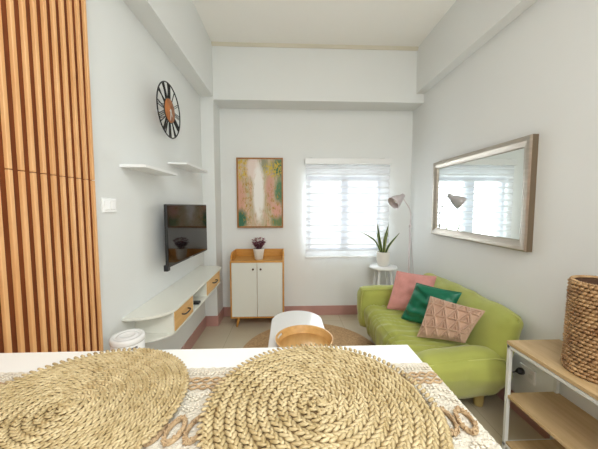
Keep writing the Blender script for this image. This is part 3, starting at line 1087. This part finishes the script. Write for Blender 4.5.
# ------------------------------------------------------------------ floor lamp
LX, LY = 1.268, 2.775
k = thing('floor_lamp', 'slim grey-pink floor lamp with tilted cone shade in the far right corner', 'lamp', (LX, LY, 0))
MB().lathe([(0, 0), (.105, 0), (.108, .004), (.105, .014), (.03, .018), (.012, .03), (0, .03)], (LX, LY, 0), 36).build('lamp_base', M['lamp'], k)
MB().tube([(LX, LY, .02), (LX, LY, .6), (LX, LY, 1.09)], .0075, 10).build('pole', M['lamp'], k)
MB().lathe([(.006, 1.075), (.012, 1.08), (.012, 1.105), (.006, 1.11)], (LX, LY, 0), 14).build('joint', M['lamp'], k)
MB().tube(catmull([(LX, LY, 1.10), (LX + .006, LY, 1.19), (LX - .010, LY - .002, 1.27), (LX - .060, LY - .006, 1.345), (LX - .094, LY - .010, 1.392)], 8), .0055, 8).build('gooseneck', M['lamp'], k)
# shade: narrow cap flaring to the mouth, pointing down-left and a little to the room
d = Vector((-.78, -.22, -.56)).normalized()
ap = Vector((LX - .080, LY - .006, 1.412))
q = d.to_track_quat('Z', 'Y').to_matrix()
sh = MB().lathe([(0, -.006), (.014, -.005), (.022, .002), (.024, .022), (.026, .040), (.044, .064), (.062, .115), (.070, .150), (.067, .151), (.059, .115), (.040, .068), (.020, .045), (0, .044)], tuple(ap), 36, mtx=q)
s_ob = sh.build('lamp_shade', M['lamp'], k)
MB().lathe([(0, .050), (.012, .052), (.016, .068), (.030, .088), (.030, .104), (.020, .120), (0, .126)], tuple(ap), 20, mtx=q).build('bulb', M['bulb'], k)
MB().tube(catmull([(LX, LY + .012, 1.085), (LX + .014, LY + .01, .95), (LX + .035, LY, .75), (LX + .052, LY, .50), (LX + .05, LY + .03, .2), (LX + .055, LY + .05, .006)], 8), .003, 6).build('cable', M['lamp'], k)

# ------------------------------------------------------------------ side shelf at right
HX_0, HX_1, HY0, HY1 = 1.146, 1.430, .28, 1.335
k = thing('side_shelf_unit', 'low open shelf unit with white metal frame and three oak boards', 'shelf unit', ((HX_0 + HX_1) / 2, .8, 0))
pw = .018
for x in (HX_0, HX_1 - pw):
    for y in (HY0, HY1 - pw):
        MB().box(x, y, 0, x + pw, y + pw, .580, .002).build('leg', M['greymetal'], k)
for nm, z in (('upper_rails', .578), ('lower_rails', .045)):
    rl = MB()
    for x in (HX_0, HX_1 - pw):
        rl.box(x, HY0, z - pw, x + pw, HY1, z, .002)
    for y in (HY0, HY1 - pw):
        rl.box(HX_0, y, z - pw, HX_1, y + pw, z, .002)
    rl.build(nm, M['greymetal'], k)
MB().box(HX_0 - .002, HY0 - .002, .580, HX_1, HY1 + .002, .598, .002).build('shelf_board', M['board'], k)
MB().box(HX_0 + .002, HY0 + pw, .296, HX_1, HY1 - .002, .312, .002).build('shelf_board', M['board'], k)
MB().box(HX_0 + .002, HY0 + pw, .0455, HX_1, HY1 - pw - .002, .058, .002).build('shelf_board', M['board'], k)

# basket
BX, BY, BR, BZ0, BZ1 = 1.308, 1.045, .116, .598, .985
k = thing('woven_basket', 'tall brown woven water hyacinth basket on the side shelf unit', 'basket', (BX, BY, BZ0))
random.seed(5)
rad = lambda z: BR * (1.0 - .05 * (z - BZ0) / (BZ1 - BZ0))
MB().lathe([(BR - .012, BZ0 + .001), (BR - .006, BZ0 + .004), (rad(BZ1) - .006, BZ1 - .006), (rad(BZ1) - .02, BZ1 - .006), (BR - .026, BZ0 + .02), (0, BZ0 + .018)], (BX, BY, 0), 48).build('basket_core', M['hyacinth_core'], k)
wv = MB()
rows, cols = 25, 36
for j in range(rows):
    z = BZ0 + .009 + (BZ1 - BZ0 - .018) * j / (rows - 1)
    for i in range(cols):
        a = 2 * PI * (i + (.0 if j % 2 else .5)) / cols + random.uniform(-.012, .012)
        nr = Vector((math.cos(a), math.sin(a), 0)); tg = Vector((-math.sin(a), math.cos(a), 0))
        r_ = rad(z) - .003 + random.uniform(-.0015, .0025)
        dd = tg + Vector((0, 0, random.uniform(.15, .55)))
        wv.loz((BX + r_ * nr.x, BY + r_ * nr.y, z + random.uniform(-.001, .001)), dd, nr, .028, .0165, .0165)
wv.build('weave', M['hyacinth'], k)
rm = MB()
for i in range(64):
    a = 2 * PI * i / 64
    nr = Vector((math.cos(a), math.sin(a), 0)); tg = Vector((-math.sin(a), math.cos(a), 0))
    r_ = rad(BZ1) - .008
    rm.loz((BX + r_ * nr.x, BY + r_ * nr.y, BZ1), tg * .8 + nr * .6 + Vector((0, 0, .1)), (0, 0, 1), .028, .010, .012)
rm.build('rim', M['hyacinth'], k)

# ------------------------------------------------------------------ dining table
TZ = .95
k = thing('dining_table', 'white counter-height dining table in the foreground', 'table', (-.28, .30, 0))
tx0, tx1, ty0, ty1 = LW + .045, .303, -.22, .657
MB().box(tx0, ty0, TZ - .028, tx1, ty1, TZ, .003).build('tabletop', M['table'], k)
ap = MB()
ap.box(tx0 + .05, ty0 + .05, TZ - .10, tx1 - .05, ty0 + .07, TZ - .028); ap.box(tx0 + .05, ty1 - .07, TZ - .10, tx1 - .05, ty1 - .05, TZ - .028)
ap.box(tx0 + .05, ty0 + .07, TZ - .10, tx0 + .07, ty1 - .07, TZ - .028); ap.box(tx1 - .07, ty0 + .07, TZ - .10, tx1 - .05, ty1 - .07, TZ - .028)
ap.build('apron', M['white'], k)
for x in (tx0 + .04, tx1 - .09):
    for y in (ty0 + .04, ty1 - .09):
        MB().box(x, y, 0, x + .05, y + .05, TZ - .028, .003).build('leg', M['white'], k)

# runner, hanging a little over the table end
RY0, RY1 = .235, .570
k = thing('table_runner', 'cream woven table runner with tan braid stripes and looped rings', 'table runner', (-.2, .40, TZ))
rn = MB()
nx, ny = 150, 56
xs = [tx0 + .01 + (tx1 + .003 - tx0 - .01) * i / nx for i in range(nx + 1)]
path = [(x, TZ + .003) for x in xs] + [(tx1 + .006, TZ - .002), (tx1 + .0065, TZ - .02), (tx1 + .007, TZ - .05), (tx1 + .008, TZ - .07)]
vs = []
for (x, z) in path:
    for j in range(ny + 1):
        yy = RY0 + (RY1 - RY0) * j / ny
        bmp = .0011 * math.sin(x * 520) * math.sin(yy * 560) + .0010 * noise.noise(Vector((x * 90, yy * 90, 0)))
        if z > TZ: vs.append((x, yy, z + bmp))
        else: vs.append((x + bmp, yy, z))
m_ = len(path); q_ = ny + 1
fs = [(i * q_ + j, (i + 1) * q_ + j, (i + 1) * q_ + j + 1, i * q_ + j + 1) for i in range(m_ - 1) for j in range(ny)]
rn.add(vs, fs, True)
b0 = len(rn.v)
rn.add([(v[0], v[1], TZ + .0005) if v[2] > TZ else (tx1 + .001, v[1], v[2]) for v in vs], fs, True)
rn.build('runner_cloth', M['cloth'], k)
random.seed(11)


def yarn(mb, pts, r):
    mb.tube(pts, r, 6)


br_ = MB()
for yc in (.515, .285):
    for off, ph in ((-.010, 0), (.010, PI), (-.010, PI), (.010, 0)):
        pts = []
        x = tx0 + .02
        while x < tx1 + .004:
            pts.append((x, yc + off + .0065 * math.sin(x * 165 + ph), TZ + .0055 + .0012 * math.cos(x * 165 + ph)))
            x += .006
        yarn(br_, pts, .0023)
br_.build('braid_stripes', M['tuft'], k)
rg = MB()
x = .2835 - .0305 * 36
while x < tx1 - .008:
    # slanted tufted link
    for wob in range(2):
        pts = []
        for i in range(14):
            a = 2 * PI * i / 14
            u, v = .0115 * math.cos(a), .023 * math.sin(a)
            pts.append((min(tx1 + .002, x + u + v * .12), .402 + v + (.002 if wob else 0), TZ + .006 + wob * .002))
        rg.tube(pts, .0034 - wob * .0008, 6, True)
    for i in range(26):
        a = 2 * PI * i / 26
        for q in range(2):
            rr_ = 1 + random.uniform(-.18, .18)
            u, v = .0115 * math.cos(a) * rr_, .023 * math.sin(a) * rr_
            X_ = min(tx1 + .001, x + u + v * .12)
            rg.loz((X_, .402 + v, TZ + .0085 + random.uniform(0, .002)), (random.uniform(-1, 1), random.uniform(-1, 1), .6), (0, 0, 1), .007, .004, .004)
    x += .0305
rg.build('ring_chain', M['tuft'], k)
tf = MB()
for yc, amp in ((.545, .0), (.478, .004), (.452, .004), (.350, .004), (.325, .004), (.255, 0)):
    x = tx0 + .02
    while x < tx1 + .002:
        yy = yc + (amp * 2 * math.sin(x * 120))
        tf.loz((x, yy, TZ + .0045), (1, .9 * math.cos(x * 120), .1), (0, 0, 1), .009, .0045, .003)
        tf.loz((x, yy + .006, TZ + .0045), (1, -.8, .1), (0, 0, 1), .009, .0042, .003)
        x += .0075
tf.build('cream_tufts', M['creamtuft'], k)


# ------------------------------------------------------------------ woven placemats
def placemat(cx_, cy_, rr, seed, pitch, label):
    random.seed(seed)
    z0 = TZ + .0095
    k = thing('placemat', label, 'placemat', (cx_, cy_, z0), 'round straw placemats on the table')
    MB().lathe([(0, z0 + .0005), (rr - .010, z0 + .0005), (rr - .008, z0 + .003), (rr - .010, z0 + .005), (0, z0 + .005)], (cx_, cy_, 0), 64).build('straw_core', M['straw_gap'], k)
    wv = MB()
    r = .006
    th = 0.0
    zz = z0 + .0055
    # spiral of a flat three-strand braid: two slanted strands per step, herringbone
    step = .0118 * pitch / .0165
    while r < rr - pitch * .15:
        nr = Vector((math.cos(th), math.sin(th), 0)); tg = Vector((-math.sin(th), math.cos(th), 0))
        for sgn in (1, -1):
            c_ = Vector((cx_, cy_, zz)) + nr * (r + sgn * pitch * .22) + tg * (0 if sgn > 0 else step * .5)
            d_ = tg * 1.0 + nr * (-sgn * .46) + Vector((0, 0, .16 + random.uniform(-.08, .08)))
            c_.z += random.uniform(-.0006, .0008)
            wv.loz(c_, d_, (0, 0, 1), (.0215 + random.uniform(-.001, .002)) * pitch / .0168, .0082 * pitch / .0168, .0052 * pitch / .0168, 0)
        dth = step / r
        th += dth
        r += pitch * dth / (2 * PI)
    for i in range(10):                       # folded start of the braid in the middle
        a = random.uniform(0, 2 * PI); q = random.uniform(0, .011)
        wv.loz((cx_ + q * math.cos(a), cy_ + q * math.sin(a), zz + random.uniform(0, .002)), (math.cos(a * 3), math.sin(a * 3), .05), (0, 0, 1), .024, .008, .005)
    wv.build('braid_coil', M['straw1'], k)
    ed = MB()
    n = int(2 * PI * rr / .0115)
    for i in range(n):
        a = 2 * PI * i / n
        nr = Vector((math.cos(a), math.sin(a), 0)); tg = Vector((-math.sin(a), math.cos(a), 0))
        ed.loz(Vector((cx_, cy_, zz)) + nr * (rr - .001), nr * .9 + tg * .5 + Vector((0, 0, .15)), (0, 0, 1), .016, .0075, .006)
    ed.build('edge_loops', M['straw_edge'], k)
    return k


placemat(.054, .440, .193, 21, .0168, 'round woven straw placemat, right one, whole on the table')
placemat(-.366, .452, .180, 22, .0130, 'round woven straw placemat, left one, by the slatted panel')
